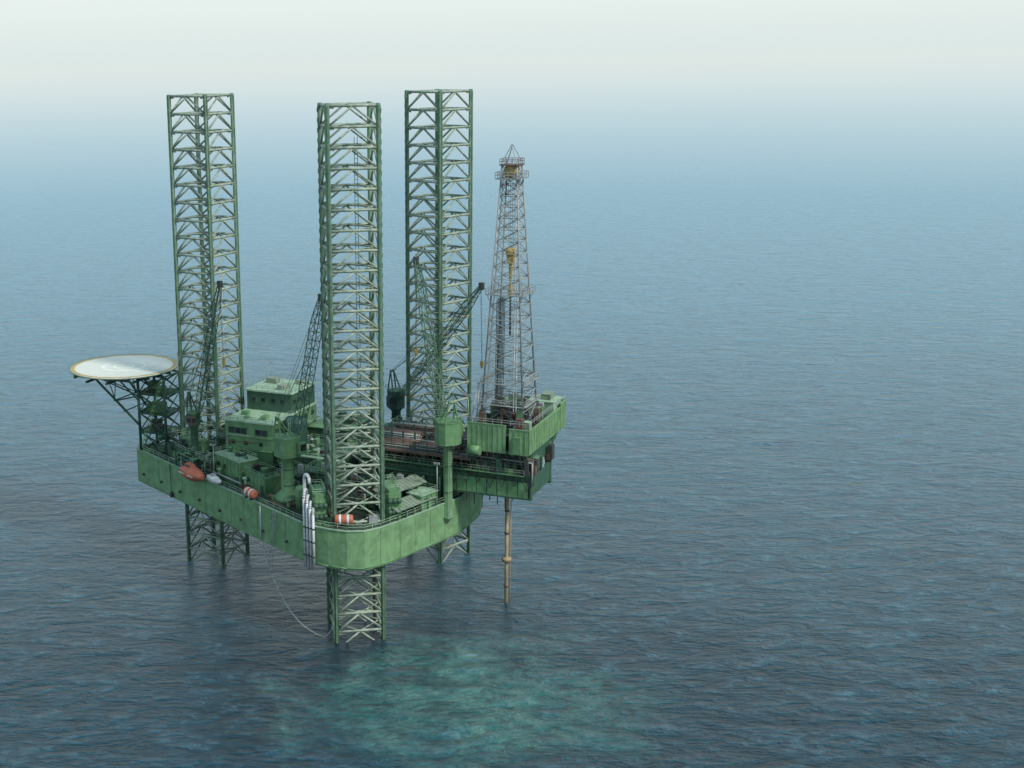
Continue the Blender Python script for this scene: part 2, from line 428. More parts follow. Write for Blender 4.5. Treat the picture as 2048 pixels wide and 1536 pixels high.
MB().bar((0,0,-6.5), (0,0,3.6), .11, 6).build('pole', YELLOW, ws)
MB().bar((0,0,3.4), (1.9,.3,2.9), .38, 8, .16).build('sock', YELLOW, ws)

# ================================================================ LIVING QUARTERS
def window(parent, p, w, h, face):
    s = MB(); t = .12; d = .14
    if face == 'y':
        s.box(0,0,h/2,w+2*t,d,t); s.box(0,0,-h/2,w+2*t,d,t); s.box(-w/2,0,0,t,d,h); s.box(w/2,0,0,t,d,h)
        g = MB().box(0,0,0,w-t,.05,h-t)
    else:
        s.box(0,0,h/2,d,w+2*t,t); s.box(0,0,-h/2,d,w+2*t,t); s.box(0,-w/2,0,d,t,h); s.box(0,w/2,0,d,t,h)
        g = MB().box(0,0,0,.05,w-t,h-t)
    f = s.build('window', G_DARK, parent, p); g.build('pane', GLASS, f)
def door(parent, p, face, mat=None):
    s = MB(); g = MB()
    if face == 'y': s.box(0,0,1,1.0,.12,2.0); g.box(.35,-.1,1,.1,.12,.25)
    else: s.box(0,0,1,.12,1.0,2.0); g.box(.1,.35,1,.12,.1,.25)
    f = s.build('door', mat or G_DARK, parent, p); g.build('handle', GREY, f)
q = thing('living_quarters', 'stepped green accommodation block with pale roofs behind the lifeboat', 'building', (9, -9, ZD))
LA, LB, LH = 12.0, 21.0, 12.0
MB().box(LA/2, LB/2, LH/2, LA, LB, LH).build('lower_wall', G_MID, q)
MB().box(LA/2, 15.2, LH+.3+2.2, LA-.6, 11.4, 4.4).build('upper_wall', G_DARK, q)
MB().box(LA/2, LB/2, LH+.15, LA+.7, LB+.7, .3).build('roof', G_PALE, q)
MB().box(LA/2, 15.2, LH+4.85, LA+.3, 12.2, .3).build('upper_roof', G_PALE, q)
for z in (3, 6, 9): MB().box(LA+.55, LB/2, z, 1.1, LB, .15).build('walkway', G_MID, q); MB().box(LA/2, -.3, z-.1, LA, .5, .12).build('ledge', G_MID, q)
s = MB()
for z in (3.1, 6.1, 9.1): s.rail([(LA+1.05, 0, z), (LA+1.05, LB, z)], 1.05, 2.0, .045)
s.rail([(-.2,-.2,LH+.3),(LA+.2,-.2,LH+.3),(LA+.2,8.8,LH+.3)], 1.05, 1.8, .045); s.rail([(-.2,-.2,LH+.3),(-.2,8.8,LH+.3)], 1.05, 1.8, .045)
s.rail([(0,9.3,LH+5),(LA,9.3,LH+5),(LA,21,LH+5),(0,21,LH+5)], 1.05, 1.6, .045, True)
s.build('railing', SHEDG, q)
for x in (1.6, 3.2, 4.8, 8.4, 10.0): window(q, (x, -.07, 10.0), 1.35, 1.25, 'y')
for x in (2.0, 5.2, 9.0): window(q, (x, -.07, 7.3), .8, .8, 'y')
for z in (10.4, 7.4, 4.4):
    for y in (2, 5.5, 12, 15.5, 19): window(q, (LA+.07, y, z), 1.0, .9, 'x')
for y in (11, 13.5, 16, 18.5): window(q, (LA-.23, y, LH+2.8), 1.2, 1.0, 'x')
for x in (2, 4.5, 7, 9.5): window(q, (x, 9.43, LH+2.8), 1.2, 1.0, 'y')
door(q, (LA+.07, 9, 9.15), 'x'); door(q, (LA+.07, 9, 3.15), 'x'); door(q, (5.8, -.07, .05), 'y'); door(q, (LA+.07, 9, 6.15), 'x')
for x, y, h in ((1.5, 19, 5), (4, 11, 3), (10.5, 20, 6), (9, 10.5, 3.4)):
    s = MB().bar((x,y,LH+5), (x,y,LH+5+h), .08, 4); s.bar((x-.6,y,LH+4.2+h), (x+.6,y,LH+4.2+h), .05, 4); s.build('antenna', GREY, q)
for a_ in ((3,17,LH+5.6,2.6,2,1.2), (8,13,LH+5.5,1.8,3,1), (9.5,18,LH+5.5,1.4,1.4,1)): MB().box(*a_).build('air_unit', SHEDG, q)
for a_ in ((2.5,5,LH+.75,1.6,1.4,.9), (8.5,3,LH+.7,1.2,2.2,.8), (4.5,2,LH+.6,1,1,.6)): MB().box(*a_).build('roof_vent', G_MID, q)
for k in range(5): MB().bar((LA+.1, 2+k*4.2, 0), (LA+.1, 2+k*4.2, LH), .1, 4).build('wall_stiffener', G_DARK, q)
for k in range(3): MB().path([(.6+k*.5, -.35, 0), (.6+k*.5, -.35, 9-k*1.5), (6.5+k, -.35, 9-k*1.5)], .1, 5).build('wall_pipe', (GREY, RUSTY, G_DARK)[k], q)

def house(name, label, cat, a, b, z, L, Wd, H, rot=0., wall=G_MID, roof=G_PALE, win=2, rail=True, clutter=0):
    t = thing(name, label, cat, (a, b, z), rot)
    MB().box(0,0,H/2,L,Wd,H).build('wall', wall, t)
    MB().box(0,0,H+.1,L+.5,Wd+.5,.2).build('roof', roof, t)
    for k in range(int(L/1.5)+1): MB().box(-L/2+.3+k*1.5, -Wd/2-.05, H/2, .12, .1, H-.2).build('stiffener', wall, t)
    for k in range(win): window(t, (-L/2+1.5+k*2.4+.0, -Wd/2-.1, H*.62), .9, .8, 'y')
    door(t, (L/2-1.05, -Wd/2-.08, .05), 'y', G_DARK)
    if rail: MB().rail([(-L/2,-Wd/2,H+.2),(L/2,-Wd/2,H+.2),(L/2,Wd/2,H+.2),(-L/2,Wd/2,H+.2)], 1.0, 1.7, .045, True).build('railing', G_PALE, t)
    rnd = random.Random(int(a*31+b*7))
    for k in range(clutter):
        w_, d_, h_ = rnd.uniform(.5, 1.7), rnd.uniform(.5, 1.7), rnd.uniform(.5, 1.7)
        cx, cy = rnd.uniform(-L/2+1.2, L/2-1.2), rnd.uniform(-Wd/2+1.1, Wd/2-1.1)
        if k % 3: MB().box(cx, cy, H+.2+h_/2, w_, d_, h_).build('roof_unit', rnd.choice([G_MID, G_DARK, GREY, G_DARK, DGREY]), t)
        else: MB().lathe([(w_*.4,0),(w_*.4,h_),(w_*.55,h_+.1),(w_*.2,h_+.4)], 12, (cx, cy, H+.2)).build('roof_stack', rnd.choice([G_MID, GREY, DGREY]), t)
    return t
EDG = math.atan(-.5092)
house('deck_house', 'low green deckhouse with railed pale roof in front of the accommodation block', 'deckhouse', 14.0, -13.2, ZD, 10, 4.4, 5.4, EDG, clutter=6)
house('deck_house', 'second green deckhouse stepping down the hull edge toward the near crane', 'deckhouse', 23.0, -17.0, ZD, 7.5, 4.6, 3.6, EDG, G_MID, G_MID, 1, clutter=7)
house('machinery_house', 'dark green machinery house behind the nearest leg', 'building', 31, -5, ZD, 12, 14, 6.5, 0, G_DARK, G_DARK, 3, clutter=30)
house('machinery_house', 'dark green store house on the far side of the accommodation block', 'building', 27, 12, ZD, 10, 12, 8, 0, G_DARK, G_MID, 2, clutter=10)
house('control_cabin', 'small green cabin at the stern corner beside the near crane column', 'cabin', 58.2, -13.5, ZD, 5, 3.6, 3.0, R(73), G_MID, G_PALE, 1)

def tank(a, b, r, h, mat, label, z=ZD):
    t = thing('storage_tank', label, 'tank', (a, b, z))
    MB().lathe([(r,0),(r,h*.92),(r*.8,h),(r*.1,h+.25)], 24).build('shell', mat, t)
    for z_ in (.25, .6, .88): MB().lathe([(r+.04, h*z_-.08), (r+.1, h*z_), (r+.04, h*z_+.08)], 24).build('hoop', mat, t)
    s = MB()
    for d in (-.25, .25): s.bar((d, -r-.25, 0), (d, -r-.25, h+.6), .05, 4)
    for k in range(int(h/.45)): s.bar((-.25, -r-.25, .3+k*.45), (.25, -r-.25, .3+k*.45), .035, 4)
    s.build('ladder', G_PALE, t)
tank(24.3, -4.5, 2.6, 13.0, G_DEEP, 'tall dark green tank at the right end of the accommodation block')
tank(25.2, -9.8, 1.6, 9.0, G_DEEP, 'slimmer dark green tank in front of the tallest tank')
tank(38.2, 15, 1.7, 8, G_DEEP, 'dark green tank between the far crane and the pipe deck')
tank(36.0, -24.3, 1.3, 4.6, G_MID, 'short green tank between the near crane and the silver pipes')

# ================================================================ CRANES
def crane(ab, zbase, colh, colr, hw, hh, tip, mat, bmat, label, boomw=1.5, cab_mat=None, cone=False):
    base = hl(*ab, zbase); tip = Vector(tip)
    d = tip - base; hd_ = math.atan2(d.y, d.x); L = math.hypot(d.x, d.y)
    t = thing('pedestal_crane', label, 'crane', tuple(base), world=True, rotw=hd_)
    prof = [(colr*1.25, 0), (colr*1.25, .4), (colr, .5), (colr, colh-.8), (colr*1.5, colh-.2), (colr*1.5, colh)]
    if cone: prof = [(colr*2.6, 0), (colr*2.3, 1.2), (colr*1.1, 2.6), (colr, colh-.8), (colr*1.5, colh-.2), (colr*1.5, colh)]
    MB().lathe(prof, 20).build('pedestal', mat, t)
    w = hw/2; c = w*.42
    MB().prism([(-w+c,-w),(w-c,-w),(w,-w+c),(w,w-c),(w-c,w),(-w+c,w),(-w,w-c),(-w,-w+c)], colh, colh+hh).build('machinery_house', mat, t)
    MB().prism([(-w+c-.1,-w-.1),(w-c+.1,-w-.1),(w+.1,-w+c-.1),(w+.1,w-c+.1),(w-c+.1,w+.1),(-w+c-.1,w+.1),(-w-.1,w-c+.1),(-w-.1,-w+c-.1)], colh+hh, colh+hh+.15).build('roof', G_MID if mat != G_DEEP else G_DARK, t)
    cb = MB().box(w*.7, -w-.6, colh+hh*.5, 1.7, 1.2, hh*.58).build('operator_cab', cab_mat or mat, t)
    MB().box(w*.7+.87, -w-.6, colh+hh*.56, .05, 1.0, hh*.32).box(w*.7, -w-1.22, colh+hh*.56, 1.3, .05, hh*.32).build('pane', GLASS, cb)
    s = MB(); H = colh+hh+.15; gt = Vector((-w*.9, 0, H+4.2))
    for y in (-w*.6, w*.6):
        s.bar((w*.2, y, H), (gt.x, y*.4, gt.z), .17, 5); s.bar((-w*.95, y, H), (gt.x, y*.4, gt.z), .17, 5)
    s.bar((gt.x, -w*.3, gt.z), (gt.x, w*.3, gt.z), .22, 6); s.bar((-w*.4, -w*.5, H+2), (-w*.4, w*.5, H+2), .1, 4)
    s.build('gantry', mat, t)
    P0 = Vector((w*.9, 0, colh+hh*.6)); P1 = Vector((L, 0, tip.z-base.z))
    ax = (P1-P0).normalized(); up_ = Vector((-ax.z, 0, ax.x)); sd = Vector((0,1,0)); n = max(8, int((P1-P0).length/1.7))
    s = MB(); pr = None
    for k in range(n+1):
        f = k/n; ww = boomw*.5*min(1, .35+f*5, .38+(1-f)*4)
        pt = [P0.lerp(P1, f) + up_*(ww*a_) + sd*(ww*b_) for a_, b_ in ((-1,-1),(1,-1),(1,1),(-1,1))]
        if pr:
            for i in range(4):
                s.bar(pr[i], pt[i], .11, 4, cap=False)
                j = (i+1) % 4
                if k % 2: s.bar(pr[i], pt[j], .06, 4, cap=False)
                else: s.bar(pr[j], pt[i], .06, 4, cap=False)
        for i in range(4): s.bar(pt[i], pt[(i+1) % 4], .06, 4, cap=False)
        pr = pt
    s.build('boom', bmat, t)
    MB().box(P1.x, 0, P1.z, .9, boomw*.6, 1.5).build('boom_head', DGREY, t)
    s = MB()
    for y in (-.5, .5):
        s.bar((gt.x, y, gt.z), tuple(P1.lerp(P0, .04) + Vector((0, y, .3))), .05, 4)
        s.bar((gt.x, y*.4, gt.z), tuple(P0.lerp(P1, .62) + up_*.6), .045, 4)
    s.build('pendant_line', G_DARK, t)
    s = MB(); hk = P1.z*.62
    s.bar(tuple(P1), (P1.x+.4, 0, hk), .04, 4); s.bar((P1.x-.3, 0, P1.z), (P1.x+.2, 0, hk), .04, 4)
    s.build('hoist_line', DGREY, t)
    MB().box(P1.x+.3, 0, hk-.5, .5, .6, 1.1).lathe([(.1,-1.5),(.3,-1.2),(.1,-1.0)], 8, (P1.x+.3, 0, hk)).build('hook_block', YELLOW, t)
    MB().rail([(-w,-w-.1,H),(w,-w-.1,H),(w,w+.1,H),(-w,w+.1,H)], 1, 1.8, .04, True).build('railing', G_MID, t)
    for z in (colh*.35, colh*.7):
        MB().lathe([(colr+.02, 0), (colr+.16, .06), (colr+.16, .2), (colr+.02, .26)], 20, (0, 0, z)).build('pedestal_ring', G_DARK, t)
    s = MB()
    for y in (-.25, .25): s.bar((-colr-.2, y, 0), (-colr-.2, y, colh), .05, 4)
    for k in range(int(colh/.5)): s.bar((-colr-.2, -.25, .3+k*.5), (-colr-.2, .25, .3+k*.5), .035, 4)
    s.build('ladder', G_PALE, t)
    return t
crane((31.3, -21.2), ZD, 9.8, 1.25, 4.9, 4.0, (-.9, 273, 67), G_MID, G_DARK, 'green pedestal crane left of the nearest leg with dark boom raised beside it', 1.9, cone=True)
crane((1.6, -10.2), ZD, 10.5, .85, 2.6, 2.8, (-22.6, 286, 68), G_DARK, G_DARK, 'slim dark crane with rusty brown cab standing in front of the bow leg', 1.4, RUSTY)
crane((62.0, -8.9), ZD-3.5, 16.2, .95, 4.8, 4.6, (19.4, 285, 72.5), G_MID, G_CHORD, 'green crane on a tall slender column at the stern edge', 1.7)
crane((35, 26), ZD, 9.0, 1.1, 3.6, 4.2, (32.8, 280, 67.5), G_DEEP, G_CHORD, 'dark bottle green crane at the far side of the deck with boom leaning right', 1.5)

# ================================================================ CANTILEVER AND PIPE DECK
cv = thing('cantilever', 'long green cantilever of box girders sliding out over the stern', 'cantilever', (42, 0, 0))
YF = 6.2
for y in (-6.5, YF):
    s = MB(); s.box(18.6, y, 29.4, 37.2, .5, 4.6); s.box(18.6, y, 31.85, 37.4, 1.3, .3); s.box(18.6, y, 27.05, 37.4, 1.3, .3)
    for k in range(20): s.box(.6+k*1.92, y, 29.4, .16, 1.1, 4.4)
    s.build('girder', G_DARK, cv)
for k in range(8):
    MB().box(20.1+k*2.2, -7.12, 28.9, 2.05, .12, 3.3).build('side_panel', G_MID, cv)
for k in range(8): MB().box(1+k*5.05, -.15, 31.0, .5, 12.2, 1.2).build('cross_beam', G_DARK, cv)
s = MB().box(36.9, -.15, 29.6, .4, 12.2, 4.2)
s.build('end_frame', G_DARK, cv)
for k in range(12):
    for y in (-6.5, YF): MB().box(1+k*2.1, y, 33.1, .3, .3, 2.2).build('deck_stanchion', G_DARK, cv)
for y in (2, 10.5):
    for k in range(4): MB().box(1+k*6.6, y, 29.6, .4, .4, 9.2).build('deck_post', G_DARK, cv)
MB().box(12, 2, 34.35, 25, 18.2, .3).build('pipe_deck', DGREY, cv)
s = MB()
s.rail([(0,-7.0,34.5),(24.4,-7.0,34.5)], 1.1, 1.9, .05); s.rail([(0,11,34.5),(24.4,11,34.5)], 1.1, 1.9, .05)
s.rail([(0,-7.9,32.2),(36,-7.9,32.2)], 1.1, 1.9, .045)
s.build('railing', SHEDG, cv)
for k in range(9):
    for y in (-6.3, -.4, .2, 5.2, 6.1, 10.6): MB().box(.8+k*2.7, y, 35.4, .18, .18, 2.0).build('rack_post', G_DARK, cv)
MB().box(18, -7.6, 32.1, 36, .9, .12).build('walkway', G_MID, cv); MB().box(12, -7.4, 34.3, 25, .7, .5).build('deck_coaming', RUSTY, cv)
MB().box(12, -8.3, 30.4, 24, .9, .14).rail([(0,-8.7,30.5),(24,-8.7,30.5)], 1.0, 1.9, .045).build('lower_walkway', G_DARK, cv)
s = MB()
for k in range(9): s.bar((1.5+k*2.8, -6.6, 32), (2.9+k*2.8, -6.6, 34.3), .1, 4); s.bar((2.9+k*2.8, -6.6, 34.3), (4.3+k*2.8, -6.6, 32), .1, 4)
s.build('side_bracing', RUSTY, cv)
# heavy dark housing that fills the space between cantilever and drill floor
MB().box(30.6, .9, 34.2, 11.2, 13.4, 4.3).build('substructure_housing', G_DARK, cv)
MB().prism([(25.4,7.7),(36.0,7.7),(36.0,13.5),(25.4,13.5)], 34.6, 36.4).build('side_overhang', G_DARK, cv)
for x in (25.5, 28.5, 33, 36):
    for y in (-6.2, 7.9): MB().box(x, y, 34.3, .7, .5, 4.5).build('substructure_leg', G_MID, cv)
for y in (-6.2, 7.95):
    MB().box(31, y, 36.2, 12, .5, .6).bar((25.5,y,32.2),(28.5,y,36.2),.15,4).bar((36,y,32.2),(33,y,36.2),.15,4).build('substructure_beam', G_DARK, cv)
rnd = random.Random(3)
for k in range(22):
    x, y = 24.7+rnd.uniform(0, 12), rnd.uniform(-7.7, -6.3); w_, d_, h_ = rnd.uniform(.5, 1.6), rnd.uniform(.5, 1.2), rnd.uniform(.8, 3.4)
    MB().box(x, y, 32.2+h_/2, w_, d_, h_).build('machinery_box', rnd.choice([G_DARK, DGREY, DGREY, G_DARK, G_DEEP, G_MID, GREY]), cv)
for k in range(12):
    x, y = rnd.uniform(36.4, 37.3), rnd.uniform(-5.8, 7.6); h_ = rnd.uniform(.8, 3.2)
    MB().box(x, y, 32.1+h_/2, rnd.uniform(.5, 1.3), rnd.uniform(.6, 1.8), h_).build('machinery_box', rnd.choice([G_DARK, DGREY, G_MID, GREY, RUSTY]), cv)
for k in range(20):
    x, y = rnd.uniform(.5, 23), rnd.uniform(-6, 5.6); h_ = rnd.uniform(.8, 2)
    MB().box(x, y, 32.0+h_/2, rnd.uniform(.8, 2.4), rnd.uniform(.8, 2), h_).build('machinery_box', rnd.choice([G_DARK, DGREY, RUSTY, G_DEEP]), cv)
for y, mt in ((-7.3, GREY), (-7.0, DGREY), (-6.7, RUSTY)):
    MB().path([(22, y, 35.4+(y+7)*.9), (37.5, y, 35.2+(y+7)*.9), (37.5, y, 30)], .14, 6).build('pipe_line', mt, cv)
for k in range(7):
    x = 20+k*2.6; MB().path([(x, -7.35, 33.4), (x, -7.6, 31.2), (x+.8, -7.5, 28.6+.5*(k % 3)), (x+1.6, -7.35, 31.5)], .09, 5).build('hose_loop', DGREY, cv)
s = MB()
s.box(29.5, -.5, 26.0, 9.5, 7.5, .25); s.rail([(25,-4,26.1),(34,-4,26.1),(34,3,26.1)], 1.1, 2, .05)
for x, y in ((25,-4),(34,-4),(34,3),(25,3)): s.bar((x,y,26),(x,y,31),.12,4)
s.bar((25,-4,26),(34,-4,31),.1,4); s.bar((34,-4,26),(34,3,31),.1,4); s.bar((34,3,26),(34,-4,31),.1,4)
s.build('hanging_platform', DGREY, cv)
MB().lathe([(.5,0),(1.0,.3),(1.0,1.6),(.6,1.9),(1.1,2.2),(1.1,3.6),(.6,3.9)], 14, (29, 2.3, 27.2)).build('blowout_preventer', DGREY, cv)
for k in range(7): MB().bar((22.4+k*1.5, -4.2+k*.5, 26.8), (22.4+k*1.5, -4.2+k*.5, 24.4-.9*(k % 3)), .11, 5).build('drain_pipe', DGREY, cv)
def pipemesh(L): return MB().bar((-L,0,0), (L,0,0), .15, 8).bar((L-.3,0,0), (L+.1,0,0), .21, 8)
variants = []
for L, mt, lb_, gp in ((4.6, RUSTY, 'rusty brown drill pipe lying in the rack on the pipe deck', 'brown drill pipes racked on the cantilever'),
                       (4.6, GREY, 'grey drill pipe lying among the brown ones on the pipe deck', 'grey drill pipes racked on the cantilever')):
    variants.append([single(pipemesh(L), 'drill_pipe', mt, lb_, 'pipe', (47, -5, 34.7), 0, gp), True])
for (a0, b0, n, layers, zz) in ((47.5, -5.6, 12, 2, 34.67), (47.5, .6, 10, 3, 34.67), (57.5, -5.4, 12, 2, 34.67), (57.5, 2.5, 6, 2, 34.67), (48, 6.5, 9, 3, 34.67)):
    for l in range(layers):
        for k in range(n-l):
            loc = hl(a0+random.uniform(-.9,.9), b0+k*.42+l*.21, zz+l*.36)
            v_ = variants[1 if random.random() < .22 else 0]
            if v_[1]: o = v_[0]; v_[1] = False
            else: o = v_[0].copy(); C.objects.link(o)
            o.location = loc; o.rotation_euler = (0, 0, ANG + random.uniform(-.012, .012))

# ================================================================ DRILL FLOOR
hx, hy = 6.6, 12.6
df = thing('drill_floor', 'square green drill floor with ribbed wind walls carrying the derrick', 'drill floor', (72.2, 4.6, 36.5))
MB().box(0,0,.25,2*hx,2*hy,.5).build('floor_base', G_DARK, df)
MB().box(0,0,3.6,2*hx-.5,2*hy-.5,.25).build('rig_floor', G_DECK, df)
def wallp(x, y, L, along, H=5.8):
    s = MB()
    if along == 'x':
        s.box(x, y, H/2, L, .2, H)
        for k in range(int(L/1.1)+1): s.box(x-L/2+.1+k*1.1, y+(.14 if y > 0 else -.14), H/2, .14, .14, H-.3)
        s.box(x, y, H+.05, L+.1, .4, .14)
    else:
        s.box(x, y, H/2, .2, L, H)
        for k in range(int(L/1.1)+1): s.box(x+(.14 if x > 0 else -.14), y-L/2+.1+k*1.1, H/2, .14, .14, H-.3)
        s.box(x, y, H+.05, .4, L+.1, .14)
    s.build('wind_wall', G_HULL, df)
wallp(-2.2, -hy, 8.2, 'x'); wallp(4.6, -hy-.1, 3.9, 'x', 5.2); wallp(hx, -2, 2*hy-4.5, 'y', 5.0); wallp(hx+.05, 10.4, 4.2, 'y', 5.8); wallp(0, hy, 2*hx-.5, 'x'); wallp(-hx, 7, 9.5, 'y')
MB().box(4.6, -hy-.7, 2.2, 1.6, 1.0, 3.4).build('cabinet', G_MID, df)
MB().lathe([(1.0,-1.3),(1.0,1.3)], 16, (-4.4, -hy-1.2, .4), 'x').build('side_tank', G_MID, df)
MB().box(3.2, 8.6, 5.1, 5.6, 5.4, 2.8).box(3.2, 8.6, 6.6, 5.9, 5.7, .2).build('doghouse', G_PALE, df)
s = MB().lathe([(1.1,-1.6),(1.1,1.6)], 16, (-2.6, 1.2, 5.0), 'y'); s.lathe([(1.5,-1.75),(1.5,-1.55)], 16, (-2.6,1.2,5.0), 'y'); s.lathe([(1.5,1.55),(1.5,1.75)], 16, (-2.6,1.2,5.0), 'y'); s.box(-2.6,1.2,4.0,3,4.4,.6)
s.build('drawworks', DGREY, df)
for k in range(34):
    x, y = rnd.uniform(-5.7, 5.5), rnd.uniform(-11.5, 5); w_, d_, h_ = rnd.uniform(.4, 1.6), rnd.uniform(.4, 1.6), rnd.uniform(1, 4.6)
    MB().box(x, y, 3.7+h_/2, w_, d_, h_).build('floor_machine', rnd.choice([G_DARK, DGREY, G_MID, DGREY, GREY, RUSTY]), df)
MB().rail([(-hx,-hy,5.9),(hx,-hy,5.9),(hx,hy,5.9)], 1.0, 1.8, .05).build('railing', GREY, df)
s = MB()
for k in range(7): s.box(-hx-.4-k*.35, -6.2, 4.9-k*.8, .5, 1.3, .1)
s.bar((-hx,-6.8,5.4),(-hx-3,-6.8,.2),.08,4); s.bar((-hx,-5.6,5.4),(-hx-3,-5.6,.2),.08,4)
s.build('stairway', GREY, df)
for k in range(9): MB().bar((-hx+.3+k*1.4, -hy-.2, 0), (-hx+.7+k*1.4, -hy+.5, -2.6-.4*(k % 3)), .1, 5).build('service_pipe', DGREY, df)
for x in (-5.5, 0, 5.5):
    MB().bar((x, -hy+.4, 0), (x, -11.1, -4.2), .22, 5).bar((x, hy-.4, 0), (x, 3.6, -4.2), .22, 5).build('bracket_strut', G_DARK, df)
s = MB().box(0, -9.6, -2.0, 12.6, 5.4, .2); s.rail([(-6.2,-12,-1.9),(6.2,-12,-1.9),(6.2,-7,-1.9)], 1.1, 1.8, .05)
for x in (-6, 0, 6): s.bar((x,-11.9,-2),(x,-11.9,0),.09,4)
s.build('underfloor_gallery', DGREY, df)
def crate(a, b, z, sx, sy, sz, mat, label, rot=0., lid=None, name='crate', cat='crate'):
    t = thing(name, label, cat, (a, b, z), rot)
    MB().box(0,0,sz/2,sx,sy,sz).build('body', mat, t)
    for x in (-sx/2, sx/2):
        for y in (-sy/2, sy/2): MB().box(x, y, sz/2, .14, .14, sz+.06).build('corner_post', lid or mat, t)
    MB().box(0,0,sz+.06,sx+.12,sy+.12,.1).build('lid', lid or mat, t)
    return t
crate(76.0, 13.4, 43.3, 2.0, 3.2, 1.0, SHEDG, 'pale grey box on the roof at the right corner of the drill floor')
crate(75.4, 6.6, 40.25, 1.8, 1.8, 2.4, GREY, 'narrow grey cabinet beside the foot of the derrick')
crate(76.2, -2.2, 40.25, 2.2, 1.6, 1.6, G_PALE, 'pale green bin at the near corner of the drill floor')
crate(61.5, 7.6, 34.5, 3.0, 2.4, 2.2, G_MID, 'green tool box standing on the pipe deck next to the drill floor')
crate(56.6, 8.2, 34.5, 2.2, 2.0, 1.4, RUSTY, 'rusty basket standing on the far side of the pipe deck')
crate(43.4, -3.6, 34.5, 1.6, 3.0, 1.8, G_DARK, 'dark locker at the left end of the pipe deck')

# ================================================================ DERRICK
dz0 = 40.3
dk = thing('derrick', 'tall grey steel drilling derrick tapering up from the drill floor', 'derrick', (71.2, 2.2, dz0))
DH = 53.0
def half(z): return (4.6 + (1.55-4.6)*z/DH)
for sx, sy in ((-1,-1),(1,-1),(1,1),(-1,1)):
    MB().bar((sx*half(0), sy*half(0), 0), (sx*half(DH), sy*half(DH), DH), .20, 6, .16).build('mast_leg', MAST, dk)
NP = 20; zs = [0]; 
for k in range(NP): zs.append(zs[-1] + (4.2 - 1.9*k/NP))
sc = DH/zs[-1]; zs = [z*sc for z in zs]
for k in range(NP):
    z0, z1 = zs[k], zs[k+1]; h0, h1 = half(z0), half(z1); s = MB()
    c0 = [(-h0,-h0),(h0,-h0),(h0,h0),(-h0,h0)]; c1 = [(-h1,-h1),(h1,-h1),(h1,h1),(-h1,h1)]
    for i in range(4):
        j = (i+1) % 4
        s.bar((*c1[i], z1), (*c1[j], z1), .09, 4)
        if k == 0 and i in (0, 3):
            m0 = ((c1[i][0]+c1[j][0])/2, (c1[i][1]+c1[j][1])/2)
            s.bar((*c0[i], z0), (*m0, z1), .085, 4); s.bar((*c0[j], z0), (*m0, z1), .085, 4)
        else:
            s.bar((*c0[i], z0), (*c1[j], z1), .075, 4); s.bar((*c0[j], z0), (*c1[i], z1), .075, 4)
    s.build('mast_bracing', MAST, dk)
s = MB(); s.box(0,0,DH-2.6,5.2,5.2,.2); s.rail([(-2.6,-2.6,DH-2.5),(2.6,-2.6,DH-2.5),(2.6,2.6,DH-2.5),(-2.6,2.6,DH-2.5)], 1.2, 1.3, .055, True)
s.build('crown_platform', MAST, dk)
s = MB(); s.box(0,0,DH+.1,3.9,3.9,.25); s.rail([(-1.9,-1.9,DH+.2),(1.9,-1.9,DH+.2),(1.9,1.9,DH+.2),(-1.9,1.9,DH+.2)], 1.1, 1.3, .05, True)
s.build('crown_frame', RUSTY, dk)
MB().lathe([(.5,-1.3),(1.25,-1.2),(1.25,1.2),(.5,1.3)], 20, (0,0,DH-1.0), 'y').build('crown_sheave', YELLOW, dk)
s = MB()
for x in (-1.7, 1.7):
    for y in (-1.7, 1.7): s.bar((x, y, DH+.2), (0, y*.2, DH+4.0), .09, 4)
s.bar((0,-.4,DH+4), (0,.4,DH+4), .12, 5)
s.build('gin_pole_frame', MAST, dk)
mb_z = 27.2
s = MB(); h = half(mb_z)
for (x, y, sx, sy) in ((0,-h-.5,2*h+1.8,.8), (0,h+.5,2*h+1.8,.8), (-h-.5,0,.8,2*h), (h+.5,0,.8,2*h)): s.box(x, y, mb_z, sx, sy, .16)
e_ = h+.9; s.rail([(-e_,-e_,mb_z),(e_,-e_,mb_z),(e_,e_,mb_z),(-e_,e_,mb_z)], 1.3, 1.5, .05, True)
for x in (-h, h):
    for y in (-h, h): s.bar((x, y, mb_z-2.0), (x*1.22, y*1.22, mb_z), .07, 4)
s.build('monkey_board', MAST, dk)
for y in (-.8, .8): MB().bar((1.2, y, 2), (1.2, y, DH-1), .13, 4).build('guide_rail', SILVER, dk)
s = MB()
for x in (-2.6, -2.3, -2.0): 
    for y in (-1.6, -.8, 0, .8, 1.6): s.bar((x, y, 0), (x+.3, y, 26), .08, 4)
o = s.build('standing_pipe', DGREY, dk); o['kind'] = 'stuff'
s = MB()
for y in (-.25, .25): s.bar((-half(0)-.1, y-2, 0), (-half(DH)-.1, y-.6, DH-3), .05, 4)
for k in range(70):
    f = k/70; x = -(half(0)+(half(DH)-half(0))*f)-.1; yy = -2+1.4*f; s.bar((x, yy-.25, f*(DH-3)), (x, yy+.25, f*(DH-3)), .035, 4)
s.build('ladder', MAST, dk)
s = MB()
for y in (-4.4, -1.5):
    s.bar((-5.6, y, -3), (-5.0, y, 9), .14, 4); s.bar((-7.4, y, -3), (-5.2, y, 9), .14, 4)
for k in range(5): s.bar((-7.2+k*.42, -4.4, -1+k*2.2), (-5.5+k*.1, -4.4, -1+k*2.2), .09, 4); s.bar((-7.2+k*.42, -1.5, -1+k*2.2), (-5.5+k*.1, -1.5, -1+k*2.2), .09, 4); s.bar((-5.5,-4.4,-1+k*2.2),(-5.5,-1.5,-1+k*2.2),.09,4)
s.build('access_frame', SILVER, dk)
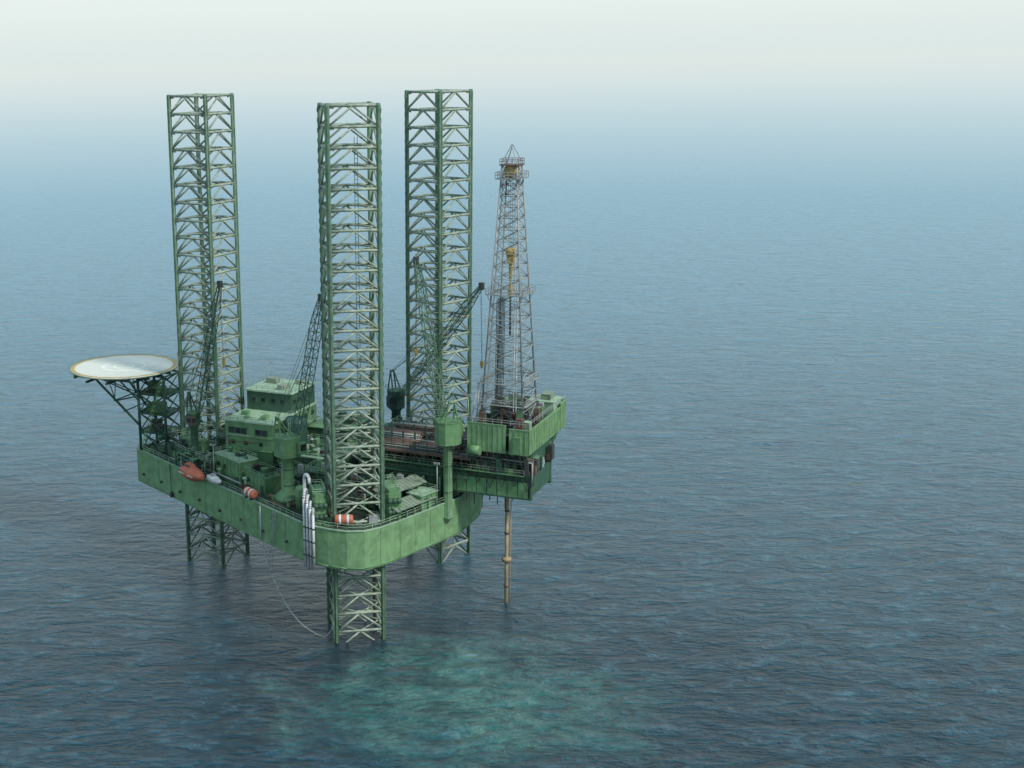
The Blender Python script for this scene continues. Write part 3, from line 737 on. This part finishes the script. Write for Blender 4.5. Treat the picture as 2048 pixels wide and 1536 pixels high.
for z in (4.6, 9.0):
    h = half(z)+.5; s = MB()
    s.rail([(-h,-h,z),(h,-h,z),(h,h,z),(-h,h,z)], 1.1, 1.6, .06, True)
    for (x, y, sx, sy) in ((0,-h,2*h,.8),(0,h,2*h,.8),(-h,0,.8,2*h),(h,0,.8,2*h)): s.box(x, y, z, sx, sy, .1)
    s.build('access_gallery', MAST, dk)
tb = thing('travelling_block', 'yellow travelling block with hook hanging inside the derrick', 'travelling block', (71.2, 2.2, 66.5))
MB().lathe([(.3,-1.0),(.9,-.7),(.9,.7),(.3,1.0)], 16, (0,0,9.4), 'y').box(0,0,8.3,1.1,1.3,2.6, 0, 1.6, 1.0).build('block', YELLOW, tb)
MB().lathe([(.15,0),(.42,.6),(.42,2.2),(.2,3.2),(.35,4.6),(.45,6.4),(.3,7.1)], 12).build('hook', YELLOW, tb)
s = MB()
for x, y in ((.3,.4),(-.3,.4),(.3,-.4),(-.3,-.4)): s.bar((x,y,9.8),(x*1.6,y*1.4,26),.035,4)
s.build('hoist_line', DGREY, tb)
MB().bar((0,0,0),(0,0,-8),.2,6).build('swivel_pipe', DGREY, tb)

# ================================================================ WELL CONDUCTOR
wc = thing('well_conductor', 'tan brown vertical well conductor pipe running from the cantilever down into the sea', 'conductor pipe', (71.0, 2.3, 0))
MB().lathe([(.40,-12),(.40,27)], 16).build('pipe', TAN, wc)
MB().lathe([(.4,0),(1.05,.2),(1.05,.9),(.4,1.1)], 16, (0,0,9.3)).build('clamp', TAN, wc)
for z in (3.5, 15.5, 20.5): MB().lathe([(.4,0),(.54,.1),(.54,.5),(.4,.6)], 16, (0,0,z)).build('joint_collar', RUSTY, wc)
MB().bar((.75,.3,-10), (.75,.3,27), .11, 6).build('riser_line', TAN, wc)

# ================================================================ SAFETY CRAFT ON THE EDGE
def edge(a, off=0.): return (-1.2-(a+20.5)*.5092) - off
lb = thing('lifeboat', 'orange red lifeboat hanging at the hull edge below the bow leg', 'lifeboat', (4.2, edge(4.2, 2.1), 24.7), EDG)
s = MB(); n = 14
prof = []
for k in range(n+1):
    f = k/n; prof.append((1.8*math.sin(PI*(.04+.92*f))**.6, -4.5+9.0*f))
s.lathe(prof, 18, (0,0,0), 'x')
s.v = [(x, y, z*(.95 if z < 0 else .85)+1.4) for x, y, z in s.v]
s.build('hull', ORANGE, lb)
MB().box(-.8,0,3.05,2.8,1.5,.7,0,.75,.75).build('canopy', ORANGE, lb)
MB().box(-.8,-.73,3.0,2.0,.06,.25).build('window', GLASS, lb)
MB().box(0,-1.72,1.4,6.0,.1,.14).build('fender_rail', WHITE, lb)
dv = thing('davit', 'pair of green davit arms holding the orange lifeboat', 'davit', (4.2, edge(4.2, -.8), ZD), EDG)
for x in (-2.6, 2.6):
    MB().path([(x,0,0),(x,0,3.6),(x,-1.4,4.6),(x,-2.9,4.5)], .18, 6).bar((x,-2.9,4.5),(x,-2.9,2.6),.05,4).build('davit_arm', G_MID, dv)
wb = thing('rescue_boat', 'small white rescue boat at the hull edge right of the orange lifeboat', 'boat', (11.2, edge(11.2, .6), 25.3), EDG)
MB().lathe([(.1,-2.6),(.6,-2.4),(.9,-.5),(.9,.8),(.55,2.1),(.05,2.8)], 14, (0,0,.8), 'x').build('hull', WHITE, wb); MB().box(-.3,0,1.75,1.4,.9,.6,0,.7,.8).build('console', GREY, wb)
def canister(a, b, z, label, rot, sc=1.):
    t = thing('liferaft_canister', label, 'life raft', (a, b, z), rot)
    r_, L = .95*sc, 1.75*sc
    MB().lathe([(.3*sc,-L),(r_*.85,-L+.05),(r_,-L+.25),(r_,L-.25),(r_*.85,L-.05),(.3*sc,L)], 20, (0,0,r_+.3), 'x').build('shell', ORANGE, t)
    for x in (-L*.42, L*.42): MB().lathe([(r_+.005,-.22),(r_+.03,-.2),(r_+.03,.2),(r_+.005,.22)], 20, (x,0,r_+.3), 'x').build('white_band', WHITE, t)
    for x in (-L*.5, L*.5): MB().box(x,0,.2,.2,1.6*sc,.45).build('cradle', G_DARK, t)
canister(24.2, edge(24.2, .9), 25.6, 'orange and white life raft canister on the long hull edge', EDG, 1.0)
canister(49.0, -31.2, 25.2, 'orange and white life raft canister at the foot of the nearest leg', R(24), 1.05)

for k in range(4):
    a = 41.0+k*.80
    e0 = -31.7-(a-39.4)*.33-.42
    lbl = ['leftmost silver pipe of the four running down the hull side', 'second silver pipe from the left running down the hull side',
           'third silver pipe from the left running down the hull side', 'rightmost silver pipe of the four running down the hull side'][k]
    t = thing('discharge_pipe', lbl, 'pipe', (a, e0, 0), 0, 'silver pipes down the hull side')
    top = 27.6+.9*(3-k) ; pts = [(0,-.1,15.9), (0,-.1,top)]
    for j in range(1, 9):
        th_ = PI*j/8; rr_ = .9+.15*(3-k); pts.append((-.35*(1-math.cos(th_)), -.1+rr_*(1-math.cos(th_)), top+rr_*math.sin(th_)))
    pts.append((pts[-1][0], pts[-1][1], 25.1))
    MB().path(pts, .27, 10).build('pipe_run', SILVER, t)
    for z in (18.5, 21.5, 24.3): MB().lathe([(.28,0),(.38,.05),(.38,.3),(.28,.35)], 12, (0,-.1,z)).build('bracket', G_DARK, t)
vp = thing('vent_mast', 'tall white vent pipe standing behind the silver pipes at the hull edge', 'vent pipe', (39.2, -28.9, ZD))
MB().path([(0,0,0),(0,0,8.2),(.3,-.3,8.9),(1,-.8,9.2),(1.7,-1.3,8.8),(1.9,-1.5,7.6)], .34, 10).build('vent_pipe', WHITE, vp)
MB().lathe([(.36,0),(.55,.1),(.55,.3),(.36,.4)], 12, (0,0,3)).build('flange', GREY, vp)

# ================================================================ STERN SHEDS
th = math.atan2(18.2, 5.5)
for (a, b, L, zz, lbl) in ((57.6, -17.6, 12.5, 25.0, 'long low shed with pale ribbed roof nearest the stern edge'), (54.2, -15.8, 13.5, 27.2, 'long raised shed with pale ribbed roof behind the stern edge shed')):
    t = thing('pipe_shed', lbl, 'shed', (a, b, ZD), th)
    H = zz-ZD+1.8
    s = MB(); s.v = [(-L/2,-1.6,H),(L/2,-1.6,H),(L/2,1.4,H+1.0),(-L/2,1.4,H+1.0),(-L/2,-1.6,H+.15),(L/2,-1.6,H+.15),(L/2,1.4,H+1.15),(-L/2,1.4,H+1.15)]
    s.f = [[0,1,2,3],[7,6,5,4],[0,4,5,1],[1,5,6,2],[2,6,7,3],[3,7,4,0]]; s.sm = [False]*6
    for k in range(13): s.bar((-L/2+.2+k*(L-.4)/12, -1.6, H+.2), (-L/2+.2+k*(L-.4)/12, 1.4, H+1.2), .08, 4)
    s.build('roof', SHEDG, t)
    for k in range(6):
        x = -L/2+.4+k*(L-.8)/5; MB().box(x, -1.4, H/2, .2, .2, H).build('post', G_DARK, t); MB().box(x, 1.2, (H+.8)/2, .2, .2, H+.8).build('post', G_DARK, t)
    MB().box(0, 1.25, (H+.7)/2, L-.4, .1, H+.6).build('back_wall', G_DARK, t)

# ================================================================ DECK EQUIPMENT
crate(49.5, -17.5, ZD, 4.8, 2.4, 2.5, G_MID, 'green container on deck behind the nearest leg', R(10), G_MID, 'container', 'container')
crate(45.5, -12.5, ZD, 5.0, 2.4, 2.6, RUSTY, 'rust brown container beside the cantilever girder', 0, RUSTY, 'container', 'container')
crate(28.0, -14.2, ZD, 3.4, 2.2, 2.2, G_DARK, 'dark green container between the near crane and the machinery house', EDG, G_DARK, 'container', 'container')
crate(5.0, -10.8, ZD, 2.0, 1.6, 1.6, WHITE, 'white locker on deck by the foot of the slim dark crane', EDG)
crate(-6.0, -5.4, ZD, 2.6, 2.0, 2.0, G_MID, 'green locker on the bow deck between helideck tower and bow leg', EDG)
crate(-9.6, -2.6, ZD, 2.0, 1.6, 2.8, G_DARK, 'tall dark locker beside the helideck tower', EDG)
crate(43.2, -29.6, ZD, 1.8, 1.4, 1.5, G_MID, 'small green box at the hull corner left of the nearest leg')
crate(36.6, 6.2, ZD, 4.8, 2.4, 2.6, GREY, 'grey container on the middle deck behind the machinery house', 0, GREY, 'container', 'container')
crate(55.4, 19.2, ZD, 4.8, 2.4, 2.6, G_PALE, 'pale green container at the foot of the farthest leg', R(70), G_MID, 'container', 'container')
crate(53.2, -26.6, ZD, 1.6, 1.4, 1.4, GREY, 'small grey box on the stern side of the nearest leg', R(30))

def rackframe(a, b, L, Wd, H, rot, label, seed):
    t = thing('equipment_frame', label, 'equipment frame', (a, b, ZD), rot); r_ = random.Random(seed)
    s = MB()
    n = max(1, round(L/2.6))
    for k in range(n+1):
        x = -L/2+k*L/n
        for y in (-Wd/2, Wd/2): s.bar((x,y,0),(x,y,H),.13,4)
        for z in (H*.5, H): s.bar((x,-Wd/2,z),(x,Wd/2,z),.1,4)
        if k < n:
            for y in (-Wd/2, Wd/2): s.bar((x,y,H*.5),(x+L/n,y,H),.08,4)
    for z in (H*.5, H):
        for y in (-Wd/2, Wd/2): s.bar((-L/2,y,z),(L/2,y,z),.12,4)
    s.build('frame', G_DARK, t)
    MB().box(0,0,H+.08,L,Wd,.12).build('grating', G_DARK, t)
    MB().rail([(-L/2,-Wd/2,H+.1),(L/2,-Wd/2,H+.1),(L/2,Wd/2,H+.1),(-L/2,Wd/2,H+.1)],1.05,1.6,.05,True).build('railing', G_PALE, t)
    for k in range(int(L*Wd/2.2)):
        h_ = r_.uniform(.7, H*.42); MB().box(r_.uniform(-L/2+.7,L/2-.7), r_.uniform(-Wd/2+.5,Wd/2-.5), h_/2+(0 if k % 2 else H+.1), r_.uniform(.4,1.4), r_.uniform(.4,1.2), h_).build('machine_unit', r_.choice([G_DARK, G_MID, DGREY, GREY, RUSTY, G_DEEP]), t)
    for k in range(4):
        y = r_.uniform(-Wd/2, Wd/2); MB().path([(-L/2,y,H*.5+.3*k),(L/2-.5,y,H*.5+.3*k),(L/2-.5,y,.2)], .13, 6).build('pipe_line', r_.choice([GREY, RUSTY, G_PALE]), t)
rackframe(-5.2, -1.2, 4.5, 9, 6.0, 0, 'open steel frame packed with machinery on the bow side of the bow leg', 1)
rackframe(6.6, -2.5, 3.6, 9, 7.0, 0, 'open steel frame packed with machinery between bow leg and accommodation block', 2)
rackframe(6.2, -12.2, 6.5, 2.6, 3.4, EDG, 'low railed frame of machinery behind the white rescue boat', 3)
rackframe(30.2, -15.4, 7.5, 3.6, 4.6, EDG, 'railed machinery frame between the near crane and the deckhouses', 4)
rackframe(37.4, -16.5, 6.0, 6.0, 6.2, 0, 'tall railed machinery frame left of the nearest leg', 5)
rackframe(53.0, -9.8, 7.0, 3.2, 3.6, 0, 'railed frame of valves between the sheds and the cantilever', 6)
rackframe(40.0, 21.0, 7.0, 6.0, 6.5, 0, 'railed machinery frame at the foot of the farthest leg', 7)
rackframe(-13.0, .8, 3.0, 5.5, 3.2, 0, 'small machinery frame under the helideck tower', 8)
rackframe(46.5, -19.5, 5.0, 3.6, 5.0, R(5), 'narrow machinery frame right behind the nearest leg', 9)
rackframe(-1.0, -10.0, 6.0, 2.0, 4.2, EDG, 'machinery frame behind the orange lifeboat', 10)

dm = MB().lathe([(.3,0),(.3,.3),(.33,.32),(.3,.34),(.3,.62),(.33,.64),(.3,.66),(.3,.95)], 12)
d0_ = single(dm, 'oil_drum', RUSTY, 'brown steel drum standing on the open deck', 'drum', (0,0,0), 0, 'steel drums on the deck')
first = True; rr_ = random.Random(12)
for (a, b, nx, ny) in ((18.5,-18.4,4,2), (33.5,-24.4,3,3), (43.6,-26.8,3,2), (53.0,-22.6,3,3), (-2.2,-8.9,4,1), (60.0,-6.0,2,4)):
    for i in range(nx):
        for j in range(ny):
            P = hl(a+i*.72+rr_.uniform(-.05,.05), b+j*.72+rr_.uniform(-.05,.05), ZD)
            if first: d0_.location = P; first = False
            else: c_ = d0_.copy(); C.objects.link(c_); c_.location = P
def bollard(a, b, rot):
    t = thing('mooring_bollard', 'twin post mooring bollard just inside the deck railing', 'bollard', (a, b, ZD), rot, 'mooring bollards along the deck edge')
    MB().box(0,0,.08,1.8,.7,.16).build('base', G_DARK, t)
    for x in (-.5, .5): MB().lathe([(.2,.16),(.2,.8),(.3,.85),(.3,1.0),(.1,1.05)], 12, (x,0,0)).build('post', G_DARK, t)
for k in range(6): bollard(-14+k*9.6, edge(-14+k*9.6, -.9), EDG)
for f in (.15, .5, .85): bollard(57.5+5.5*f-.8, -23.2+18.2*f, th)
cp = single(MB().bar((-4,0,0), (4,0,0), .26, 8), 'casing_pipe', SHEDG, 'pale casing pipe lying on deck right of the nearest leg', 'pipe', (0,0,0), th, 'casing pipes on the stern deck')
cf = True
for l in range(2):
    for k in range(5-l):
        P = hl(51.0+k*.56+l*.28, -15.2+.25*k, 25.28+l*.48)
        if cf: cp.location = P; cf = False
        else: c_ = cp.copy(); C.objects.link(c_); c_.location = P

def winch(a, b, rot, label):
    t = thing('winch', label, 'winch', (a, b, ZD), rot)
    MB().lathe([(.5,-.9),(.5,.9)], 14, (0,0,.95), 'y').build('drum', RUSTY, t)
    for y in (-1, 1): MB().lathe([(.85,-.07),(.85,.07)], 14, (0,y,.95), 'y').build('flange', G_DARK, t)
    MB().box(0,0,.12,2,2.8,.24).box(.9,.2,.7,.7,.9,1.0).build('frame', G_MID, t)
winch(-16.8, -1.2, EDG, 'mooring winch on the bow deck by the helideck tower')
winch(27.6, edge(27.6, -3), EDG, 'mooring winch near the hull edge left of the near crane')
winch(46.3, -31.0, R(-5), 'mooring winch at the hull corner beside the silver pipes')
winch(60.6, -2.2, R(80), 'mooring winch at the stern under the cantilever')
def vent(a, b, h, label, mat=G_MID, z=ZD):
    t = thing('deck_ventilator', label, 'ventilator', (a, b, z))
    MB().lathe([(.35,0),(.35,h)], 12).build('stack', mat, t)
    MB().lathe([(.2,h-.25),(.75,h-.1),(.7,h+.2),(.2,h+.45)], 14).build('cowl', mat, t)
vent(11.0, -15.2, 2.6, 'mushroom ventilator beside the first deckhouse')
vent(18.9, -17.6, 2.2, 'mushroom ventilator between the two deckhouses', G_PALE)
vent(34.6, -27.4, 2.4, 'mushroom ventilator near the hull edge right of the near crane')
vent(42.6, -20.2, 3.0, 'tall ventilator behind the left jacking unit of the nearest leg', G_PALE)
vent(52.6, -21.6, 2.8, 'ventilator on deck right of the nearest leg')
def piperun(pts, r, mat, label, name='deck_pipe'):
    t = thing(name, label, 'pipe', pts[0]); b0 = Vector(pts[0])
    MB().path([tuple(Vector(p)-b0) for p in pts], r, 8).build('pipe_run', mat, t)
    for p, q_ in zip(pts[:-1], pts[1:]):
        m_ = (Vector(p)+Vector(q_))/2-b0; MB().box(m_.x, m_.y, m_.z-.3, .3, .3, .5).build('support', G_DARK, t)
piperun([(-8,-6.0,25.5),(6,-13.1,25.5),(6,-13.1,26.6),(19,-19.7,26.6)], .2, GREY, 'grey deck pipe running along the inside of the long hull edge')
piperun([(24,-21.8,25.5),(35,-27.4,25.5),(35,-27.4,27)], .22, RUSTY, 'brown deck pipe running past the foot of the near crane')
piperun([(41,-8.9,25.6),(60,-8.4,25.6),(60,-8.4,30)], .25, G_MID, 'green pipe lying beside the cantilever near girder')
piperun([(26,-12.3,32.0),(40,-12.3,32.0),(40,-12.3,27)], .25, G_PALE, 'pale green pipe on the edge of the machinery house')
piperun([(-12,-1,28),(-2,-8.3,28),(4,-8.9,28),(8,-9.6,31)], .18, DGREY, 'dark raised pipe passing in front of the bow leg')
def lampmast(a, b, z, h, label):
    t = thing('floodlight_mast', label, 'floodlight', (a, b, z))
    MB().bar((0,0,0),(0,0,h),.1,6).build('pole', G_PALE, t)
    for x in (-.4, .4): MB().box(x,-.2,h,.5,.3,.4).build('lamp_head', GREY, t)
lampmast(46.8, -9.2, 25, 11.5, 'floodlight pole between the nearest leg and the pipe deck')
lampmast(9.4, -15.0, 25, 8, 'floodlight pole at the left end of the first deckhouse')
lampmast(60.8, -11.8, 25, 9, 'floodlight pole at the stern beside the tall crane column')
lampmast(66.0, -7.9, 42.4, 5.5, 'floodlight pole on the left corner of the drill floor')

lad = thing('rope_ladder', 'long ladder hanging from the hull side between leg and silver pipes', 'ladder', (31.6, edge(31.6, .45), 0), EDG)
for x in (-.5, .5): MB().bar((x,0,24.8),(x-1.6,-.1,12.0),.07,4).build('side_rail', GREY, lad)
s = MB()
for k in range(26): s.bar((-.5-k*.0613,0,24.5-k*.49),(.5-k*.0613,0,24.5-k*.49),.05,4)
s.build('rung', GREY, lad)
s = MB(); s.bar((0,0,24.8),(0,0,5.0),.05,4); s.box(0,0,4.8,.4,.4,.6)
single(s, 'hanging_cable', GREY, 'thin cable hanging straight down from the long hull side', 'cable', (20.6, edge(20.6, .4), 0))
s = MB(); s.bar((0,0,24.8),(.3,0,18.2),.09,5); s.lathe([(.15,-1.1),(.5,-.7),(.5,0),(.15,.3)], 10, (.3,0,18))
single(s, 'anchor', DGREY, 'dark anchor hanging on the hull side below the lifeboat', 'anchor', (-6.4, edge(-6.4, .4), 0), EDG)
A_ = hl(27.0, edge(27, .45), 24.6); B_ = Vector((.2, 253.1, 3.2)); pts = [A_, A_ - Vector((0,0,7.5))]
for k in range(1, 29):
    t_ = k/28; P = A_.lerp(B_, t_); P.z = 17*(1-t_)**3.2 + .25 + 2.9*max(0, (t_-.85)/.15)**2; pts.append(P)
s = MB(); s.path([tuple(p-A_) for p in pts], .13, 6)
o = s.build('hanging_hose', HOSE); o.location = A_; tag(o, 'pale hose sweeping in a long curve from the hull side to the nearest leg', 'hose')
